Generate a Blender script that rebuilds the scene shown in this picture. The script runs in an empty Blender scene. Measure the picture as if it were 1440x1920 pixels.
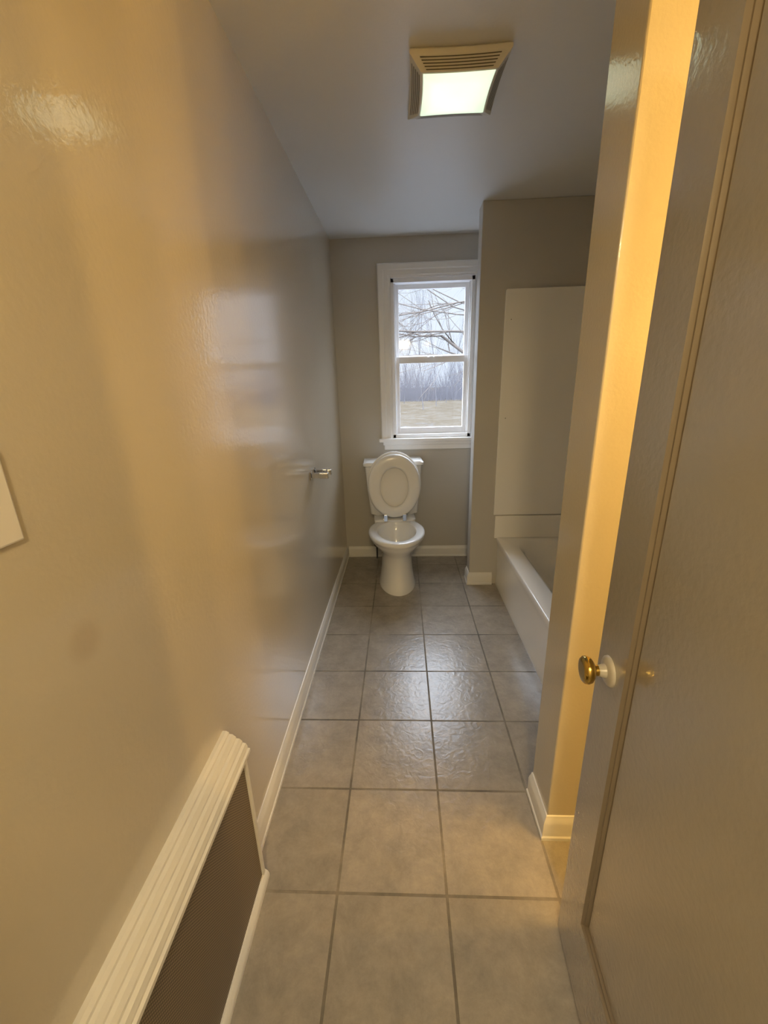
import bpy, bmesh, math, random
from mathutils import Vector, Matrix
random.seed(7)
scene = bpy.context.scene
COL = scene.collection
try:
    scene.view_settings.view_transform = 'Standard'
    scene.view_settings.look = 'None'
except Exception: pass

CEIL=2.51; XL=-.51; YB=3.43; XR=1.5; YF=-1.5

# ------------------------------------------------------------ materials
def mat(name, col, rough=.5, metal=0, coat=0, bump=0, bscale=40, var=0, vscale=3, emis=None, estr=0, coords='Object', crough=.05, mark=None, ior=1.5):
    m=bpy.data.materials.new(name); m.use_nodes=True
    nt=m.node_tree; N=nt.nodes; L=nt.links; b=N['Principled BSDF']
    b.inputs['Base Color'].default_value=(*col,1)
    b.inputs['Roughness'].default_value=rough
    b.inputs['Metallic'].default_value=metal
    b.inputs['Coat Weight'].default_value=coat
    b.inputs['Coat Roughness'].default_value=crough
    b.inputs['IOR'].default_value=ior
    b.inputs['Coat IOR'].default_value=ior
    tc=N.new('ShaderNodeTexCoord')
    if var>0:
        n=N.new('ShaderNodeTexNoise'); n.inputs['Scale'].default_value=vscale; n.inputs['Detail'].default_value=5
        L.new(tc.outputs[coords],n.inputs['Vector'])
        mx=N.new('ShaderNodeMix'); mx.data_type='RGBA'
        mx.inputs[6].default_value=(*[c*(1-var) for c in col],1)
        mx.inputs[7].default_value=(*[min(1,c*(1+var)) for c in col],1)
        L.new(n.outputs['Fac'],mx.inputs[0]); out=mx.outputs[2]
        if mark:   # faint round water mark on the paint
            d=N.new('ShaderNodeVectorMath'); d.operation='DISTANCE'; d.inputs[1].default_value=mark[0]; L.new(tc.outputs[coords],d.inputs[0])
            r=N.new('ShaderNodeMapRange'); r.interpolation_type='SMOOTHSTEP'; r.inputs['From Min'].default_value=mark[1]*.3; r.inputs['From Max'].default_value=mark[1]; r.inputs['To Min'].default_value=.35; r.inputs['To Max'].default_value=0
            L.new(d.outputs['Value'],r.inputs['Value'])
            m2=N.new('ShaderNodeMix'); m2.data_type='RGBA'; m2.inputs[7].default_value=(.42,.33,.22,1); L.new(r.outputs[0],m2.inputs[0]); L.new(out,m2.inputs[6]); out=m2.outputs[2]
        L.new(out,b.inputs['Base Color'])
    if bump>0:
        n=N.new('ShaderNodeTexNoise'); n.inputs['Scale'].default_value=bscale; n.inputs['Detail'].default_value=3
        L.new(tc.outputs[coords],n.inputs['Vector'])
        bp=N.new('ShaderNodeBump'); bp.inputs['Strength'].default_value=bump; bp.inputs['Distance'].default_value=.002
        L.new(n.outputs['Fac'],bp.inputs['Height']); L.new(bp.outputs['Normal'],b.inputs['Normal'])
        L.new(bp.outputs['Normal'],b.inputs['Coat Normal'])
    if emis:
        b.inputs['Emission Color'].default_value=(*emis,1); b.inputs['Emission Strength'].default_value=estr
    return m

WALLL=mat('wall_paint_gloss',(.63,.575,.465),.4,coat=1,crough=.06,bump=.26,bscale=80,var=.03,vscale=2,mark=((XL,.543,1.12),.045),ior=1.7)
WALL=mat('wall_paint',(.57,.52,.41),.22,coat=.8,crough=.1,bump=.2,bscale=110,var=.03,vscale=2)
WALLM=mat('wall_paint_satin',(.56,.54,.50),.4,bump=.2,bscale=130,var=.03,vscale=2)
CEILM=mat('ceiling_paint',(.78,.78,.775),.4,bump=.2,bscale=90,var=.03,vscale=2)
TRIM=mat('white_trim_paint',(.80,.79,.76),.35,bump=.15,bscale=30,var=.03,vscale=6)
CASING=mat('white_casing_paint',(.95,.95,.95),.35)
VINYL=mat('white_vinyl',(.95,.95,.96),.35)
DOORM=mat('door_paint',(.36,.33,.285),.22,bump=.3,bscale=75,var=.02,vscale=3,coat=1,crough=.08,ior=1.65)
MOULD=mat('door_moulding_shaded',(.20,.165,.125),.35)  # tan moulding colour darkened to stand in for shade in the groove
ROSE=mat('painted_knob_rose',(.50,.48,.44),.3)
PORC=mat('white_porcelain',(.91,.91,.90),.08,coat=.5)
SEATM=mat('seat_plastic',(.89,.88,.85),.22)
TUBM=mat('tub_acrylic',(.94,.92,.87),.2,coat=.3)
CHROME=mat('chrome',(.66,.68,.72),.12,metal=1)
BRASS=mat('brass',(.55,.38,.10),.14,metal=1)
DARK=mat('dark_slot',(.14,.13,.10),.7)
CREAM=mat('yellowed_cream_plastic',(.80,.77,.69),.4)
PLATE=mat('switch_plate_plastic',(.82,.80,.78),.3)
WATER=mat('toilet_water',(.55,.6,.6),.03)
RUBBER=mat('dark_metal',(.08,.08,.08),.5)
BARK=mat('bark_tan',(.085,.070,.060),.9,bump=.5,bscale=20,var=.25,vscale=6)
BARKF=mat('bark_haze_tint',(.080,.080,.092),.95,var=.2,vscale=1)  # distance haze put into the bluish bark colour
BRUSHM=mat('brush_haze_tint',(.082,.080,.092),.95,var=.5,vscale=.6)  # haze over the far brush is part of this base colour

def lens_mat():
    m=mat('glowing_lens',(.85,.9,.8),.3)
    nt=m.node_tree; N=nt.nodes; L=nt.links; b=N['Principled BSDF']
    tc=N.new('ShaderNodeTexCoord')
    d=N.new('ShaderNodeVectorMath'); d.operation='DISTANCE'; d.inputs[1].default_value=(0,-.06,-.06); L.new(tc.outputs['Object'],d.inputs[0])
    cr=N.new('ShaderNodeValToRGB'); e=cr.color_ramp.elements
    e[0].position=.0; e[0].color=(.98,.90,.64,1); e[1].position=.15; e[1].color=(.60,.76,.55,1)
    x=e.new(.07); x.color=(.78,.93,.68,1)
    L.new(d.outputs['Value'],cr.inputs[0]); L.new(cr.outputs[0],b.inputs['Emission Color']); b.inputs['Emission Strength'].default_value=1.2
    return m
LENS=lens_mat()

def glass():
    m=bpy.data.materials.new('window_glass'); m.use_nodes=True
    nt=m.node_tree; N=nt.nodes; L=nt.links; N.clear()
    o=N.new('ShaderNodeOutputMaterial'); mx=N.new('ShaderNodeMixShader'); t=N.new('ShaderNodeBsdfTransparent'); g=N.new('ShaderNodeBsdfGlossy')
    g.inputs['Roughness'].default_value=.05; mx.inputs[0].default_value=.02
    t.inputs['Color'].default_value=(.96,.97,.98,1)
    L.new(t.outputs[0],mx.inputs[1]); L.new(g.outputs[0],mx.inputs[2]); L.new(mx.outputs[0],o.inputs['Surface'])
    return m
GLASS=glass()

def tile_mat():
    m=bpy.data.materials.new('ceramic_floor_tile'); m.use_nodes=True
    nt=m.node_tree; N=nt.nodes; L=nt.links; b=N['Principled BSDF']
    tc=N.new('ShaderNodeTexCoord'); mp=N.new('ShaderNodeMapping'); mp.inputs['Location'].default_value=(-.118+.337*10,-.846+.3405*10,0)
    L.new(tc.outputs['Object'],mp.inputs['Vector'])
    ng=N.new('ShaderNodeTexNoise'); ng.inputs['Scale'].default_value=3; ng.inputs['Detail'].default_value=5; ng.inputs['Roughness'].default_value=.6
    L.new(tc.outputs['Object'],ng.inputs['Vector'])
    cg=N.new('ShaderNodeValToRGB'); cg.color_ramp.elements[0].position=.38; cg.color_ramp.elements[0].color=(.14,.125,.105,1); cg.color_ramp.elements[1].position=.65; cg.color_ramp.elements[1].color=(.30,.27,.22,1)
    L.new(ng.outputs['Fac'],cg.inputs[0])
    br=N.new('ShaderNodeTexBrick'); br.offset=0; br.squash=1
    br.inputs['Scale'].default_value=1; br.inputs['Brick Width'].default_value=.337; br.inputs['Row Height'].default_value=.3405
    br.inputs['Mortar Size'].default_value=.0042; br.inputs['Mortar Smooth'].default_value=.1; br.inputs['Bias'].default_value=0
    br.inputs['Color1'].default_value=(.385,.352,.31,1); br.inputs['Color2'].default_value=(.345,.316,.277,1)
    L.new(cg.outputs[0],br.inputs['Mortar'])
    L.new(mp.outputs[0],br.inputs['Vector'])
    n1=N.new('ShaderNodeTexNoise'); n1.inputs['Scale'].default_value=9; n1.inputs['Detail'].default_value=12; n1.inputs['Roughness'].default_value=.8; n1.inputs['Distortion'].default_value=.2
    L.new(tc.outputs['Object'],n1.inputs['Vector'])
    cr=N.new('ShaderNodeValToRGB'); cr.color_ramp.elements[0].position=.33; cr.color_ramp.elements[0].color=(.73,.73,.74,1); cr.color_ramp.elements[1].position=.67; cr.color_ramp.elements[1].color=(1.14,1.11,1.06,1)
    L.new(n1.outputs['Fac'],cr.inputs[0])
    mx=N.new('ShaderNodeMix'); mx.data_type='RGBA'; mx.blend_type='MULTIPLY'; mx.inputs[0].default_value=1
    L.new(br.outputs['Color'],mx.inputs[6]); L.new(cr.outputs[0],mx.inputs[7]); L.new(mx.outputs[2],b.inputs['Base Color'])
    n2=N.new('ShaderNodeTexNoise'); n2.inputs['Scale'].default_value=26; n2.inputs['Detail'].default_value=4; n2.inputs['Distortion'].default_value=1.2
    L.new(tc.outputs['Object'],n2.inputs['Vector'])
    ma=N.new('ShaderNodeMath'); ma.operation='MULTIPLY'; ma.inputs[1].default_value=.7; L.new(n2.outputs['Fac'],ma.inputs[0])
    mb=N.new('ShaderNodeMath'); mb.operation='SUBTRACT'; L.new(ma.outputs[0],mb.inputs[0]); L.new(br.outputs['Fac'],mb.inputs[1])
    bp=N.new('ShaderNodeBump'); bp.inputs['Strength'].default_value=.8; bp.inputs['Distance'].default_value=.0025
    L.new(mb.outputs[0],bp.inputs['Height']); L.new(bp.outputs[0],b.inputs['Normal'])
    r=N.new('ShaderNodeMath'); r.operation='MULTIPLY_ADD'; r.inputs[1].default_value=.5; r.inputs[2].default_value=.26; L.new(br.outputs['Fac'],r.inputs[0]); L.new(r.outputs[0],b.inputs['Roughness'])
    return m
TILE=tile_mat()

def mesh_mat():
    m=bpy.data.materials.new('perforated_metal'); m.use_nodes=True
    nt=m.node_tree; N=nt.nodes; L=nt.links; b=N['Principled BSDF']
    tc=N.new('ShaderNodeTexCoord'); sp=N.new('ShaderNodeSeparateXYZ'); L.new(tc.outputs['Object'],sp.inputs[0])
    def s(out,k):
        a=N.new('ShaderNodeMath'); a.operation='MULTIPLY'; a.inputs[1].default_value=k; L.new(out,a.inputs[0])
        c=N.new('ShaderNodeMath'); c.operation='SINE'; L.new(a.outputs[0],c.inputs[0]); return c.outputs[0]
    k=2*math.pi/.0085
    ml=N.new('ShaderNodeMath'); ml.operation='MULTIPLY'; L.new(s(sp.outputs[1],k),ml.inputs[0]); L.new(s(sp.outputs[2],k),ml.inputs[1])
    cr=N.new('ShaderNodeValToRGB'); cr.color_ramp.elements[0].position=.1; cr.color_ramp.elements[0].color=(.25,.20,.145,1); cr.color_ramp.elements[1].position=.45; cr.color_ramp.elements[1].color=(.04,.033,.025,1)
    L.new(ml.outputs[0],cr.inputs[0]); L.new(cr.outputs[0],b.inputs['Base Color'])
    b.inputs['Roughness'].default_value=.5
    return m
PERF=mesh_mat()

def ground_mat():
    m=bpy.data.materials.new('winter_grass'); m.use_nodes=True
    nt=m.node_tree; N=nt.nodes; L=nt.links; b=N['Principled BSDF']
    tc=N.new('ShaderNodeTexCoord')
    n=N.new('ShaderNodeTexNoise'); n.inputs['Scale'].default_value=.9; n.inputs['Detail'].default_value=10; n.inputs['Roughness'].default_value=.8; L.new(tc.outputs['Object'],n.inputs['Vector'])
    cr=N.new('ShaderNodeValToRGB'); e=cr.color_ramp.elements
    e[0].position=.30; e[0].color=(.036,.029,.021,1); e[1].position=.70; e[1].color=(.068,.064,.060,1)
    x=e.new(.50); x.color=(.048,.040,.030,1)
    L.new(n.outputs['Fac'],cr.inputs[0])
    # pale snowy ground close to the house
    sp=N.new('ShaderNodeSeparateXYZ'); L.new(tc.outputs['Object'],sp.inputs[0])
    nm=N.new('ShaderNodeMath'); nm.operation='MULTIPLY_ADD'; nm.inputs[1].default_value=26; L.new(n.outputs['Fac'],nm.inputs[0]); L.new(sp.outputs[1],nm.inputs[2])
    mr=N.new('ShaderNodeMapRange'); mr.inputs['From Min'].default_value=26; mr.inputs['From Max'].default_value=31; mr.inputs['To Min'].default_value=.9; mr.inputs['To Max'].default_value=0; L.new(nm.outputs[0],mr.inputs['Value'])
    mx=N.new('ShaderNodeMix'); mx.data_type='RGBA'; mx.inputs[7].default_value=(.095,.102,.115,1); L.new(mr.outputs[0],mx.inputs[0]); L.new(cr.outputs[0],mx.inputs[6])
    L.new(mx.outputs[2],b.inputs['Base Color']); b.inputs['Roughness'].default_value=1
    b.inputs['Specular IOR Level'].default_value=0
    return m
GRASS=ground_mat()

# ------------------------------------------------------------ helpers
def mkobj(name, verts, faces, material, smooth=None, bevel=0, parent=None, bseg=2, fixn=True):
    me=bpy.data.meshes.new(name); me.from_pydata([tuple(v) for v in verts],[],faces); me.update()
    if fixn:
        bm=bmesh.new(); bm.from_mesh(me); bmesh.ops.recalc_face_normals(bm,faces=bm.faces); bm.to_mesh(me); bm.free()
    if material: me.materials.append(material)
    if smooth is not None:
        for p in me.polygons: p.use_smooth=True
        me.set_sharp_from_angle(angle=math.radians(smooth))
    o=bpy.data.objects.new(name,me); COL.objects.link(o)
    if bevel:
        mod=o.modifiers.new('bevel','BEVEL'); mod.width=bevel; mod.segments=bseg; mod.limit_method='ANGLE'
    if parent is not None: o.parent=parent
    return o
def boxes(lst):
    V=[];F=[]
    for (x0,x1,y0,y1,z0,z1) in lst:
        b=len(V)
        V+= [(x0,y0,z0),(x1,y0,z0),(x1,y1,z0),(x0,y1,z0),(x0,y0,z1),(x1,y0,z1),(x1,y1,z1),(x0,y1,z1)]
        F+= [tuple(b+i for i in f) for f in ((0,3,2,1),(4,5,6,7),(0,1,5,4),(1,2,6,5),(2,3,7,6),(3,0,4,7))]
    return V,F
def box(name,lst,material,**k):
    if not isinstance(lst,list): lst=[lst]
    V,F=boxes(lst); return mkobj(name,V,F,material,**k)
def loft(name, loops, material, cap0=True, cap1=True, smooth=40, **k):
    V=[];F=[];n=len(loops[0])
    for l in loops: V+=l
    for i in range(len(loops)-1):
        for j in range(n):
            a=i*n+j; b=i*n+(j+1)%n; F.append((a,b,b+n,a+n))
    if cap0: F.append(tuple(range(n))[::-1])
    if cap1: F.append(tuple((len(loops)-1)*n+j for j in range(n)))
    return mkobj(name,V,F,material,smooth=smooth,**k)
def sweep(name, prof, path, material, smooth=30, **k):
    loops=[]
    for p,o in path:
        loops.append([ (p[0]+o[0]*a, p[1]+o[1]*a, p[2]+b) for a,b in prof])
    V=[];F=[];n=len(prof)
    for l in loops: V+=l
    for i in range(len(loops)-1):
        for j in range(n):
            a=i*n+j;b=i*n+(j+1)%n; F.append((a,b,b+n,a+n))
    F.append(tuple(range(n))[::-1]); F.append(tuple((len(loops)-1)*n+j for j in range(n)))
    return mkobj(name,V,F,material,smooth=smooth,**k)
def empty(name, loc=(0,0,0), rotz=0):
    o=bpy.data.objects.new(name,None); o.location=loc; o.rotation_euler=(0,0,rotz); o.empty_display_size=.1; COL.objects.link(o); return o
def cyl(name,p0,p1,r0,r1,material,n=24,parent=None,smooth=40):
    p0=Vector(p0);p1=Vector(p1);d=(p1-p0).normalized()
    u=d.orthogonal().normalized(); v=d.cross(u)
    L=[[tuple(p+(u*math.cos(t)+v*math.sin(t))*r) for t in [2*math.pi*i/n for i in range(n)]] for p,r in((p0,r0),(p1,r1))]
    return loft(name,L,material,smooth=smooth,parent=parent)
def lathe(name,origin,axis,prof,material,n=32,parent=None,smooth=50):
    o=Vector(origin);d=Vector(axis).normalized();u=d.orthogonal().normalized();v=d.cross(u)
    L=[[tuple(o+d*a+(u*math.cos(t)+v*math.sin(t))*max(r,1e-4)) for t in [2*math.pi*i/n for i in range(n)]] for a,r in prof]
    return loft(name,L,material,smooth=smooth,parent=parent)
def S(o): o['kind']='structure'; return o
def T(o,label,cat,group=None):
    o['label']=label; o['category']=cat
    if group: o['group']=group
    return o

# ------------------------------------------------------------ room shell
def SL(o,l,c='wall'): S(o); o['label']=l; o['category']=c; return o
SL(box('floor',(XL-.1,XR+.1,YF-.1,YB+.15,-.1,0),TILE),'square grey-beige ceramic floor tiles with worn grout','floor')
SL(box('ceiling',(XL-.1,XR+.1,YF-.1,YB+.15,CEIL,CEIL+.1),CEILM),'flat grey painted bathroom ceiling','ceiling')
SL(box('wall_left',(XL-.1,XL,YF,YB,0,CEIL),WALLL),'long glossy beige painted wall of the bathroom')
SL(box('wall_right',(XR,XR+.1,YF,YB,0,CEIL),WALLM),'beige painted wall beside the tub')
WX0,WX1,WZ0,WZ1=-.07,.56,1.06,2.24
SL(box('wall_back',[(XL-.1,WX0,YB,YB+.15,0,CEIL),(WX1,XR+.1,YB,YB+.15,0,CEIL),(WX0,WX1,YB,YB+.15,0,WZ0),(WX0,WX1,YB,YB+.15,WZ1,CEIL)],WALLM),'beige painted wall with a window above the toilet')
SL(box('wall_front',(XL-.1,XR+.1,YF-.1,YF,0,CEIL),WALLM),'beige hallway wall')
SL(box('wall_doorway',[(XL,-.37,-.08,.04,0,CEIL),(.40,XR,-.08,.04,0,CEIL),(-.37,.40,-.08,.04,2.12,CEIL)],WALLM),'beige wall around the bathroom doorway')
PX,PY0,PY1=.472,1.03,1.19
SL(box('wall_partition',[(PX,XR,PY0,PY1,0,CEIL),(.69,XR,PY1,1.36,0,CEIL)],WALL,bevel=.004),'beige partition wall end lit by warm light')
WGX,WG0,WG1=.50,2.88,3.0
SL(box('wall_tub_end',(WGX,XR,WG0,WG1,0,CEIL),WALLM,bevel=.004),'beige stub wall at the end of the tub')

# baseboards
BP=[(0,0),(.018,0),(.018,.012),(.014,.016),(.014,.068),(.011,.078),(.006,.086),(.004,.094),(0,.096)]
SL(sweep('baseboard_left',BP,[((XL,.90,0),(1,0)),((XL,YB,0),(1,0))],TRIM),'white moulded baseboard along beige wall','baseboard')
SL(sweep('baseboard_back',BP,[((XL+.018,YB,0),(0,-1)),((XR,YB,0),(0,-1))],TRIM),'white moulded baseboard behind toilet','baseboard')
SL(sweep('baseboard_tub_end',BP,[((WGX,WG1,0),(-1,0)),((WGX,WG0,0),(-1,-1)),((.672,WG0,0),(0,-1))],TRIM),'white baseboard wrapping the stub wall','baseboard')
SL(sweep('baseboard_partition',BP,[((PX,PY1,0),(-1,0)),((PX,PY0,0),(-1,-1)),((XR,PY0,0),(0,-1))],TRIM),'white baseboard wrapping the partition end','baseboard')

# ------------------------------------------------------------ window
win=empty('window_1',(.245,YB,1.05)); SL(win,'white double-hung window with moulded casing above toilet','window')
def wchild(o): 
    o.parent=win; o.matrix_parent_inverse=Matrix.Translation(-win.location); return o
cas=[(0,0),(0,-.014),(.012,-.014),(.018,-.018),(.05,-.018),(.056,-.024),(.082,-.028),(.09,-.028),(.097,-.02),(.097,0)]
def casing():
    V=[];F=[];n=len(cas)
    corners=[((WX0,1.06),(-1,0)),((WX0,WZ1),(-1,1)),((WX1,WZ1),(1,1)),((WX1,1.06),(1,0))]
    for (x,z),(ox,oz) in corners:
        for a,d in cas: V.append((x+ox*a,YB+d,z+oz*a))
    for i in range(3):
        for j in range(n):
            a=i*n+j;b=i*n+(j+1)%n;F.append((a,b,b+n,a+n))
    F.append(tuple(range(n)));F.append(tuple(3*n+j for j in range(n)))
    return mkobj('casing',V,F,CASING,smooth=30)
wchild(casing())
wchild(box('sill',[(WX0-.115,WX1+.115,YB-.05,YB,1.032,1.06),(WX0-.085,WX1+.085,YB-.03,YB,1.005,1.032),(WX0-.075,WX1+.075,YB-.018,YB,.965,1.005)],CASING,bevel=.005))
wchild(box('window_frame',[(WX0,WX0+.025,YB,YB+.15,WZ0,WZ1),(WX1-.025,WX1,YB,YB+.15,WZ0,WZ1),(WX0,WX1,YB,YB+.15,WZ1-.03,WZ1),(WX0,WX1,YB,YB+.15,WZ0,WZ0+.03),
   (WX0+.025,WX0+.035,YB+.02,YB+.03,WZ0,WZ1),(WX1-.035,WX1-.025,YB+.02,YB+.03,WZ0,WZ1)],VINYL,bevel=.003))
def sash(x0,x1,z0,z1,y0,y1,l,r,b,t):
    s=box('sash',[(x0,x0+l,y0,y1,z0,z1),(x1-r,x1,y0,y1,z0,z1),(x0+l,x1-r,y0,y1,z0,z0+b),(x0+l,x1-r,y0,y1,z1-t,z1)],VINYL,bevel=.003)
    s.parent=win; s.matrix_parent_inverse=Matrix.Translation(-win.location)
    ym=(y0+y1)/2
    g=box('glass_pane',(x0+l,x1-r,ym-.002,ym+.002,z0+b,z1-t),GLASS); g.parent=s
    return s
up=sash(-.044,.534,1.665,2.212,3.505,3.535,.032,.034,.036,.035)
lo=sash(-.044,.534,1.088,1.692,3.47,3.50,.034,.036,.052,.05)
lk=box('sash_lock',[(.21,.27,3.452,3.47,1.672,1.684),(.225,.255,3.445,3.47,1.684,1.69)],VINYL,bevel=.002); lk.parent=lo
tb=box('sash_track',[(-.045,-.035,3.462,3.47,1.692,2.21),(.525,.535,3.462,3.47,1.692,2.21)],mat('grey_track',(.35,.36,.38),.5)); wchild(tb)

# ------------------------------------------------------------ toilet
toi=empty('toilet',(-.085,3.41,0),math.radians(4)); T(toi,'white porcelain toilet with seat and lid raised under the window','toilet')
def egg(c,hl,hw,z,n=48,e=.08):
    L=[]
    for i in range(n):
        t=2*math.pi*i/n; s=math.sin(t); co=math.cos(t)
        L.append((hw*co*(1-e*s), -(c+hl*s), z))
    return L
bl=[egg(.46,.262,.142,0,e=.0),egg(.46,.262,.14,.02,e=0),egg(.455,.250,.130,.06,e=0),egg(.45,.240,.120,.14,e=0),egg(.45,.236,.115,.22,e=0),egg(.455,.240,.118,.27,e=.02),
    egg(.47,.255,.140,.31,e=.04),egg(.495,.270,.172,.35),egg(.515,.279,.194,.385),egg(.518,.281,.198,.405),egg(.52,.288,.21,.412),egg(.52,.289,.212,.43),egg(.52,.284,.207,.44),egg(.52,.274,.198,.444),
    egg(.535,.222,.150,.444),egg(.535,.215,.144,.438),egg(.535,.213,.142,.41),egg(.54,.20,.135,.37),egg(.53,.16,.11,.32),egg(.50,.11,.08,.27)]
loft('bowl',bl,PORC,parent=toi,cap1=True,smooth=60)
loft('water',[egg(.51,.118,.088,.281),egg(.51,.118,.088,.283)],WATER,parent=toi)
def rrect(hx,y0,y1,z,r=.03,n=6):
    cx=[(hx-r,y1-r,0),(-hx+r,y1-r,90),(-hx+r,y0+r,180),(hx-r,y0+r,270)]
    L=[]
    for x,y,a in cx:
        for i in range(n+1):
            t=math.radians(a+90*i/n); L.append((x+r*math.cos(t),y+r*math.sin(t),z))
    return L
loft('bowl_shelf',[rrect(.13,-.33,-.03,.24),rrect(.15,-.33,-.02,.36),rrect(.165,-.32,-.02,.43),rrect(.165,-.32,-.02,.455),rrect(.155,-.31,-.03,.462)],PORC,parent=toi)
loft('tank',[rrect(.17,-.20,-.03,.462),rrect(.192,-.21,-.02,.475),rrect(.200,-.215,-.02,.56),rrect(.226,-.225,-.01,.872)],PORC,parent=toi)
loft('tank_lid',[rrect(.232,-.238,-.002,.872),rrect(.24,-.245,0,.88),rrect(.24,-.245,0,.897),rrect(.232,-.238,-.004,.907),rrect(.2,-.21,-.03,.911)],PORC,parent=toi)
def upr(p,q,off):
    a=math.radians(3.0)
    return (q, -(.285) - off*math.cos(a) + p*math.sin(a), .462+p*math.cos(a)+off*math.sin(a)*-1)
def eggp(c,hl,hw,off,n=56,e=-.03,pw=1.0):
    L=[]
    for i in range(n):
        t=2*math.pi*i/n; s=math.sin(t); co=math.cos(t)
        ss=s if s>0 else -abs(s)**.9
        L.append(upr(c+hl*ss, hw*co*(1-e*s), off))
    return L
loft('lid',[eggp(.272,.258,.204,-.004),eggp(.272,.262,.21,0),eggp(.272,.262,.21,.010),eggp(.272,.257,.205,.015)],SEATM,parent=toi)
sr=[eggp(.262,.158,.112,.024),eggp(.262,.155,.108,.038),eggp(.262,.158,.112,.050),eggp(.265,.172,.126,.058),eggp(.268,.228,.182,.054),eggp(.27,.245,.198,.046),eggp(.27,.250,.203,.038),eggp(.27,.244,.197,.024)]
loft('seat',sr+[sr[0]],SEATM,cap0=False,cap1=False,parent=toi,smooth=60)
for sx in(-.075,.075):
    h=cyl('hinge',(sx-.016,-.30,.462),(sx+.016,-.30,.462),.012,.012,CHROME,parent=toi); h['label']='chrome seat hinge'
    h2=box('hinge_bracket',(sx-.014,sx+.014,-.346,-.336,.455,.51),CHROME,bevel=.002,parent=toi)
    lathe('bolt_cap',(sx*1.55,-.44,.0),(0,0,1),[(0,.016),(.05,.016),(.06,.01),(.063,.001)],PORC,parent=toi,n=16)
cyl('flush_lever',(-.17,-.225,.80),(-.17,-.245,.80),.012,.012,CHROME,parent=toi)
vlv=empty('supply_valve',(-.235,3.38,.0)); T(vlv,'dark metal water shutoff valve behind the toilet','valve')
cyl('valve_pipe',(0,0,0),(0,0,.15),.008,.008,RUBBER,parent=vlv)
cyl('valve_body',(0,-.03,.15),(0,.03,.15),.013,.013,RUBBER,parent=vlv)
cyl('supply_hose',(0,0,.15),(0,0,.22),.006,.006,CHROME,parent=vlv)
lathe('valve_handle',(0,-.03,.15),(0,-1,0),[(0,.006),(.012,.006),(.013,.02),(.022,.02),(.023,.001)],RUBBER,parent=vlv)

# ------------------------------------------------------------ tub with surround
tub=empty('bathtub',(1.07,2.12,0)); T(tub,'off-white alcove bathtub with tall plastic wall surround','bathtub')
def tr(x0,x1,y0,y1,z,r,n=8):
    cx=[(x1-r,y1-r,0),(x0+r,y1-r,90),(x0+r,y0+r,180),(x1-r,y0+r,270)]
    L=[]
    for x,y,a in cx:
        for i in range(n+1):
            t=math.radians(a+90*i/n); L.append((x+r*math.cos(t)-1.07,y+r*math.sin(t)-2.12,z))
    return L
a0,a1,b0,b1=.69,1.478,1.363,2.878
tl=[tr(a0+.012,a1,b0,b1,0,.004),tr(a0+.012,a1,b0,b1,.04,.004),tr(a0+.018,a1,b0,b1,.06,.004),tr(a0+.012,a1,b0,b1,.30,.004),tr(a0+.006,a1,b0,b1,.34,.006),tr(a0,a1,b0,b1,.375,.006),tr(a0+.002,a1-.002,b0+.002,b1-.002,.384,.008),tr(a0+.007,a1-.007,b0+.007,b1-.007,.388,.01),
    tr(a0+.105,a1-.07,b0+.10,b1-.065,.388,.17),tr(a0+.115,a1-.08,b0+.11,b1-.078,.384,.165),tr(a0+.14,a1-.09,b0+.125,b1-.10,.355,.16),tr(a0+.18,a1-.13,b0+.17,b1-.17,.25,.15),tr(a0+.22,a1-.17,b0+.22,b1-.24,.20,.13),tr(a0+.28,a1-.22,b0+.3,b1-.32,.19,.08)]
loft('tub_body',tl,TUBM,parent=tub,smooth=50)
def panel(name,x0,x1,z0,z1,y0,y1,r):
    pts=[(x0,z0),(x1,z0),(x1,z1)]+[(x0+r-r*math.sin(math.radians(t)),z1-r+r*math.cos(math.radians(t))) for t in range(0,91,15)]
    V=[(x-1.07,y0-2.12,z) for x,z in pts]+[(x-1.07,y1-2.12,z) for x,z in pts]
    n=len(pts);F=[tuple(range(n)),tuple(range(n,2*n))[::-1]]+[(i,(i+1)%n,n+(i+1)%n,n+i) for i in range(n)]
    return mkobj(name,V,F,TUBM,smooth=30,bevel=.005,bseg=3,parent=tub)
sp=panel('surround_panel',.658,1.478,.562,2.035,2.858,2.878,.014)
box('surround_panel',(1.46-1.07,1.478-1.07,1.363-2.12,2.858-2.12,.562,2.035),TUBM,bevel=.004,parent=tub)
box('tub_flange',[(.672-1.07,1.478-1.07,2.862-2.12,2.878-2.12,.38,.556),(1.462-1.07,1.478-1.07,1.363-2.12,2.862-2.12,.38,.556)],TUBM,bevel=.006,parent=tub)
for zz in(1.25,1.86):
    cyl('screw',(.70-1.07,2.858-2.12,zz),(.70-1.07,2.856-2.12,zz),.003,.002,RUBBER,n=10,parent=tub)

# ------------------------------------------------------------ toilet paper holder
tp=empty('toilet_paper_holder',(XL,2.26,1.02)); T(tp,'empty chrome toilet paper holder on beige wall','toilet paper holder')
for yy in(-.05,.05):
    box('mounting_post',[(0,.008,yy-.02,yy+.02,-.024,.024),(.008,.06,yy-.012,yy+.012,-.014,.014)],CHROME,bevel=.004,parent=tp)
    box('post_head',(.050,.102,yy-.014,yy+.014,-.017,.017),CHROME,bevel=.005,bseg=3,parent=tp)
lathe('roller',(.076,-.04,0),(0,1,0),[(0,.014),(.08,.014)],CHROME,parent=tp)

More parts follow.
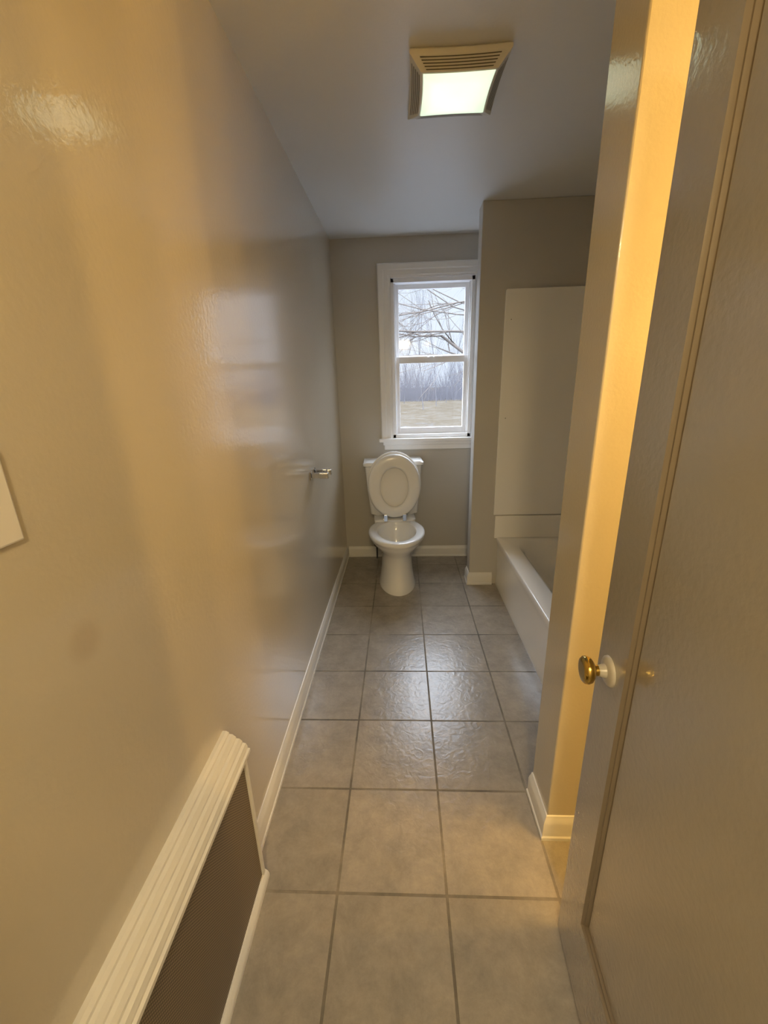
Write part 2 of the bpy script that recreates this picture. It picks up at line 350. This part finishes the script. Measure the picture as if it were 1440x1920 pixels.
# ------------------------------------------------------------ ceiling fan light
fan=empty('ceiling_vent_light',(.203,1.845,CEIL)); T(fan,'yellowed square exhaust fan light with glowing lens on ceiling','ceiling light')
def csq(hx,hy,bow,z,cy=0,n=12):
    L=[]
    for k in range(4):
        for i in range(n):
            s=-1+2*i/n; w=1-bow*(1-s*s)
            if k==0: L.append((s*hx,cy-hy*w,z))
            if k==1: L.append((hx*w,cy+s*hy,z))
            if k==2: L.append((-s*hx,cy+hy*w,z))
            if k==3: L.append((-hx*w,cy-s*hy,z))
    return L
BW=.035; LC=-.032
loft('housing',[csq(.152,.163,BW,0),csq(.162,.172,BW,-.008),csq(.162,.172,BW,-.018),csq(.158,.168,BW,-.022,cy=-.002),csq(.124,.114,.03,-.054,cy=LC),csq(.118,.109,.03,-.055,cy=LC)],CREAM,parent=fan,smooth=35)
loft('lens',[csq(.117,.108,.03,-.045,cy=LC),csq(.117,.108,.03,-.057,cy=LC),csq(.110,.100,.03,-.062,cy=LC),csq(.08,.07,.03,-.065,cy=LC)],LENS,parent=fan,smooth=50)
A=csq(.158,.168,BW,-.022,cy=-.002,n=24); B=csq(.124,.114,.03,-.054,cy=LC,n=24)
for k in range(4):
    V=[];F=[]
    nrm=((0,-1),(1,0),(0,1),(-1,0))[k]
    for q in range(5):
        t0=.08+q*.18; t1=t0+.07
        n0=len(V)
        for i in range(2,23):
            a=k*24+i
            for t in (t0,t1):
                p=[A[a][m]*(1-t)+B[a][m]*t for m in range(3)]
                V.append((p[0]+nrm[0]*.0012,p[1]+nrm[1]*.0012,p[2]-.0012))
        for i in range(20):
            F.append((n0+2*i,n0+2*i+2,n0+2*i+3,n0+2*i+1))
    mkobj('vent_slots',V,F,DARK,parent=fan,fixn=False)

# ------------------------------------------------------------ return-air cover on left wall
reg=empty('return_air_grille',(XL,.45,0)); T(reg,'white framed return air cover with brown perforated metal','vent cover')
yA,yB=-.35,.435
prof=[(0,.50),(.045,.50),(.052,.508),(.062,.508),(.066,.511),(.070,.518),(.070,.528),(.064,.530),(.064,.536),(.060,.546),(.052,.548),(.051,.554),(.044,.562),(.036,.563),(.035,.568),(.027,.577),(.018,.578),(.017,.584),(.010,.589),(0,.589)]
sweep('top_moulding',prof,[((0,yA,0),(1,0)),((0,yB,0),(1,0))],TRIM,parent=reg,smooth=20)
box('perforated_panel',(.046,.050,yA,yB-.012,.03,.502),PERF,parent=reg)
box('side_frame',[(0,.056,yB-.014,yB,.0,.50)],TRIM,bevel=.002,parent=reg)
sweep('bottom_moulding',[(.0,.0),(.066,0),(.066,.012),(.062,.022),(.054,.03),(.0,.03)],[((0,yA,0),(1,0)),((0,yB+.004,0),(1,0))],TRIM,parent=reg)

# ------------------------------------------------------------ wall plate
sw=empty('light_switch',(XL,.455,1.374)); T(sw,'white light switch plate on beige wall','light switch')
box('switch_plate',(0,.006,-.037,.037,-.06,.06),PLATE,bevel=.003,parent=sw)
box('switch_toggle',(.005,.014,-.016,-.008,-.004,.014),PLATE,bevel=.002,parent=sw)

# ------------------------------------------------------------ door
ang=math.atan2(.9968,.08)
def door():
    W,H,Tk=.712,2.05,.035
    px0,px1,pz0,pz1=.121,.595,.227,1.95
    steps=[(0,0),(.002,-.003),(.005,-.006),(.008,-.0065),(.012,-.012),(.015,-.014),(.018,-.011),(.030,-.011)]
    V=[];F=[];mi=[]
    def rect(i,y): return [(px0+i,y,pz0+i),(px1-i,y,pz0+i),(px1-i,y,pz1-i),(px0+i,y,pz1-i)]
    for side in(0,1):
        base=len(V)
        ysgn=(lambda y: y) if side==0 else (lambda y:-Tk-y)
        V+=[(0,ysgn(0),0),(W,ysgn(0),0),(W,ysgn(0),H),(0,ysgn(0),H)]
        for i,y in steps: V+=rect(i,ysgn(y))
        nl=len(steps)+1
        for l in range(nl-1):
            for j in range(4):
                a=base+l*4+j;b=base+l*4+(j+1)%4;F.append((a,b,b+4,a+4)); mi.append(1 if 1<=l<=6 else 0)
        F.append(tuple(base+(nl-1)*4+j for j in range(4))); mi.append(0)
        if side==0: b0=base
        else:
            for j in range(4): F.append((b0+j,b0+(j+1)%4,base+(j+1)%4,base+j)); mi.append(0)
    o=mkobj('door_1',V,F,DOORM,smooth=25)
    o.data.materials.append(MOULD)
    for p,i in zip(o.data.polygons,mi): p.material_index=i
    o.location=(.368,.07,.012); o.rotation_euler=(0,0,ang)
    return o
d=door(); SL(d,'open greige painted door with one tall recessed panel','door')
kx,kz=.712-.055,.908
kn=lathe('doorknob_rose',(kx,0,kz),(0,1,0),[(0,.032),(.004,.031),(.007,.026),(.009,.015),(.018,.012),(.022,.012)],ROSE,parent=d); kn['label']='white painted knob rose'
k2=lathe('doorknob',(kx,0,kz),(0,1,0),[(.018,.011),(.028,.011),(.032,.019),(.037,.0260),(.043,.0285),(.049,.0280),(.053,.024),(.055,.017),(.054,.011),(.055,.001)],BRASS,parent=d); k2['label']='polished brass doorknob'
box('latch_plate',(.7115,.7135,-.028,-.006,kz-.028,kz+.028),BRASS,parent=d)
for hz in(.2,1.05,1.85):
    cyl('hinge',(-.004,.004,hz),(-.004,.004,hz+.09),.006,.006,BRASS,parent=d,n=12)

# ------------------------------------------------------------ outdoors
def tree_mesh(name, seed, stems, material, sides=5, maxd=5, spread=(22,58), kids=(3,4), top=(9,12)):
    R=random.Random(seed); V=[];F=[]
    def grow(p,dv,L,r,depth,bias):
        n=max(3,int(4+L*1.2)) if depth<2 else 4
        prev=None; d=dv.normalized(); pts=[]
        for i in range(n+1):
            t=i/n; rr=r*(1-.55*t)
            if depth==maxd: rr=r*(1-.9*t)
            u=d.orthogonal().normalized(); v=d.cross(u)
            base=len(V)
            for k in range(sides):
                a=2*math.pi*k/sides; V.append(tuple(p+(u*math.cos(a)+v*math.sin(a))*rr))
            if prev is not None:
                for k in range(sides): F.append((prev+k,prev+(k+1)%sides,base+(k+1)%sides,base+k))
            prev=base; pts.append((p.copy(),d.copy(),rr))
            d=(d+Vector((R.uniform(-1,1),R.uniform(-1,1),R.uniform(-.8,1)))*.26+bias*.05).normalized()
            p=p+d*(L/n)
        if depth<maxd:
            nc=R.randint(*kids) if depth>0 else R.randint(*top)
            for c in range(nc):
                i=R.randint(max(1,n//3),n)
                q,dd,rr=pts[i]
                ax=Vector((R.uniform(-1,1),R.uniform(-1,1),R.uniform(-1,1))).normalized()
                nd=(Matrix.Rotation(math.radians(R.uniform(*spread)),3,ax)@dd+bias*.12).normalized()
                grow(q.copy(),nd,L*R.uniform(.45,.68),rr*R.uniform(.42,.65),depth+1,bias)
    for p,dv,L,r,dep,b in stems: grow(Vector(p),Vector(dv),L,r,dep,Vector(b))
    me=bpy.data.meshes.new(name); me.from_pydata(V,[],F); me.materials.append(material)
    for q in me.polygons: q.use_smooth=True
    return me
GZ=-.35
ground=box('ground',(-80,90,YB+.16,140,GZ-.2,GZ),GRASS); ground['kind']='structure'; ground['label']='winter lawn with pale snowy patches'; ground['category']='ground'
near=bpy.data.objects.new('tree',tree_mesh('near_tree',9,[((0,0,-.1),(-.05,0,1),3.4,.16,2,(0,0,.2)),
   ((-.02,0,2.6),(-1,.1,-.02),2.7,.034,2,(-1,0,-.05)),((0,0,3.3),(-1,-.1,-.15),2.6,.022,2,(-1,0,-.1)),((0,0,3.3),(-1,.1,.3),2.4,.017,2,(-1,0,-.2)),
   ((0,0,2.4),(-1,-.2,.35),2.7,.018,2,(-1,0,.3)),((-.3,.2,3.5),(-.7,.2,-.4),2.3,.015,2,(-.8,0,-.3)),((0,.1,2.9),(-1,.3,.1),2.5,.015,2,(-1,0,.0)),((0,.1,2.2),(-1,-.3,.25),2.5,.014,2,(-1,0,.2)),
   ((0,.1,3.1),(-1,.0,-.3),2.8,.016,2,(-1,0,-.1)),((0,.1,2.7),(-1,-.1,.2),2.8,.016,2,(-1,0,.2))],BARK,sides=4,maxd=6,kids=(4,4),spread=(25,65)))
near.location=(2.3,8.2,GZ+.0); COL.objects.link(near); T(near,'bare winter tree with spreading branches outside window','tree')
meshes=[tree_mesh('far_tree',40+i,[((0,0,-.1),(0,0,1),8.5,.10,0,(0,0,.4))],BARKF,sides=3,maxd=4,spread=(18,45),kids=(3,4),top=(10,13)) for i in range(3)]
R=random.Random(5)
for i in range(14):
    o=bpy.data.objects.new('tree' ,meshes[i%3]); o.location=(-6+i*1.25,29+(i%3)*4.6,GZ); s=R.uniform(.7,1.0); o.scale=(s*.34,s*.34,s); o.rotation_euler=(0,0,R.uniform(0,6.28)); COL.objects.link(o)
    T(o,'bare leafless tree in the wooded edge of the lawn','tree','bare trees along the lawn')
V=[];F=[]
for i in range(8000):
    x=R.uniform(-13,17);y=R.uniform(42,54)
    hm=1+.35*math.sin(x*1.1)+.25*math.sin(x*2.7+1.3)
    h=R.uniform(.1,1)**1.5*6.5*hm*(.55+.45*(y-42)/12)+.2; w=R.uniform(.008,.022); lx=R.uniform(-.5,.5)*h
    b=len(V); V+=[(x-w,y,GZ-.02),(x+w,y,GZ-.02),(x,y+w,GZ-.02),(x+lx,y,GZ+h)]
    F+=[(b,b+1,b+3),(b+1,b+2,b+3),(b+2,b,b+3)]
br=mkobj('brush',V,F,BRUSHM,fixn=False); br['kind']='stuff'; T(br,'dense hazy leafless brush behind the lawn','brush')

# ------------------------------------------------------------ world & lights
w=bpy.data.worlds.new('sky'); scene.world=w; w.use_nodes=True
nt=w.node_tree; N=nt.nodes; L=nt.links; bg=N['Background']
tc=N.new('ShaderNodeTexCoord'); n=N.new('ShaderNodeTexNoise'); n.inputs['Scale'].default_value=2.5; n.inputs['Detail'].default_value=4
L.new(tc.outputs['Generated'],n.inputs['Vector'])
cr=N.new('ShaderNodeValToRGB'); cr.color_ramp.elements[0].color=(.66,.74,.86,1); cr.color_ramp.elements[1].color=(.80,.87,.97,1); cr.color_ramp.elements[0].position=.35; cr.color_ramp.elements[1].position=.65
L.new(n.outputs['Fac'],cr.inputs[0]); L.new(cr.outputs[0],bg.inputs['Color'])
# overcast sky, boosted above the window's view as added fill for the room
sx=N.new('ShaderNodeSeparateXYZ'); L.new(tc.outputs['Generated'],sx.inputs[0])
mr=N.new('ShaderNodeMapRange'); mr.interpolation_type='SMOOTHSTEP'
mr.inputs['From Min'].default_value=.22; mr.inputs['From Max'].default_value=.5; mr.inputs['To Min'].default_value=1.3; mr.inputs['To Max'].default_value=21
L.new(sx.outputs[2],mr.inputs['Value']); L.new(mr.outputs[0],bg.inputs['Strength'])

def area_portal():
    l=bpy.data.lights.new('portal','AREA'); l.shape='RECTANGLE'; l.size=.64; l.size_y=1.2
    l.cycles.is_portal=True
    o=bpy.data.objects.new('window_portal',l); o.location=(.245,YB+.18,1.65); o.rotation_euler=(math.radians(-90),0,0); COL.objects.link(o)
area_portal()
def pt(name,loc,p,col,r):
    l=bpy.data.lights.new(name,'POINT'); l.energy=p; l.color=col; l.shadow_soft_size=r
    o=bpy.data.objects.new(name,l); o.location=loc; COL.objects.link(o); return o
for i,(y,p) in enumerate(((.30,13),(.58,15),(.83,26))):
    pt('vanity_lamp',(1.40,y,1.70),p,(1,.585,.15),.035)
pt('hall_lamp',(.05,-.75,2.2),54,(1,.765,.41),.12)

# ------------------------------------------------------------ camera
f=768.0
yv=Vector((32,243,-f)).normalized()
zu=-Vector((70,-2440,-f)); zu=(zu-yv*zu.dot(yv)).normalized()
xv=yv.cross(zu)
Rm=Matrix((xv,yv,zu))
cam=bpy.data.cameras.new('camera'); cam.sensor_fit='VERTICAL'; cam.sensor_height=36; cam.sensor_width=27; cam.lens=36*f/1920; cam.clip_start=.01; cam.clip_end=500
co=bpy.data.objects.new('camera',cam); co.matrix_world=Matrix.Translation((0,0,1.5))@Rm.to_4x4(); COL.objects.link(co); scene.camera=co
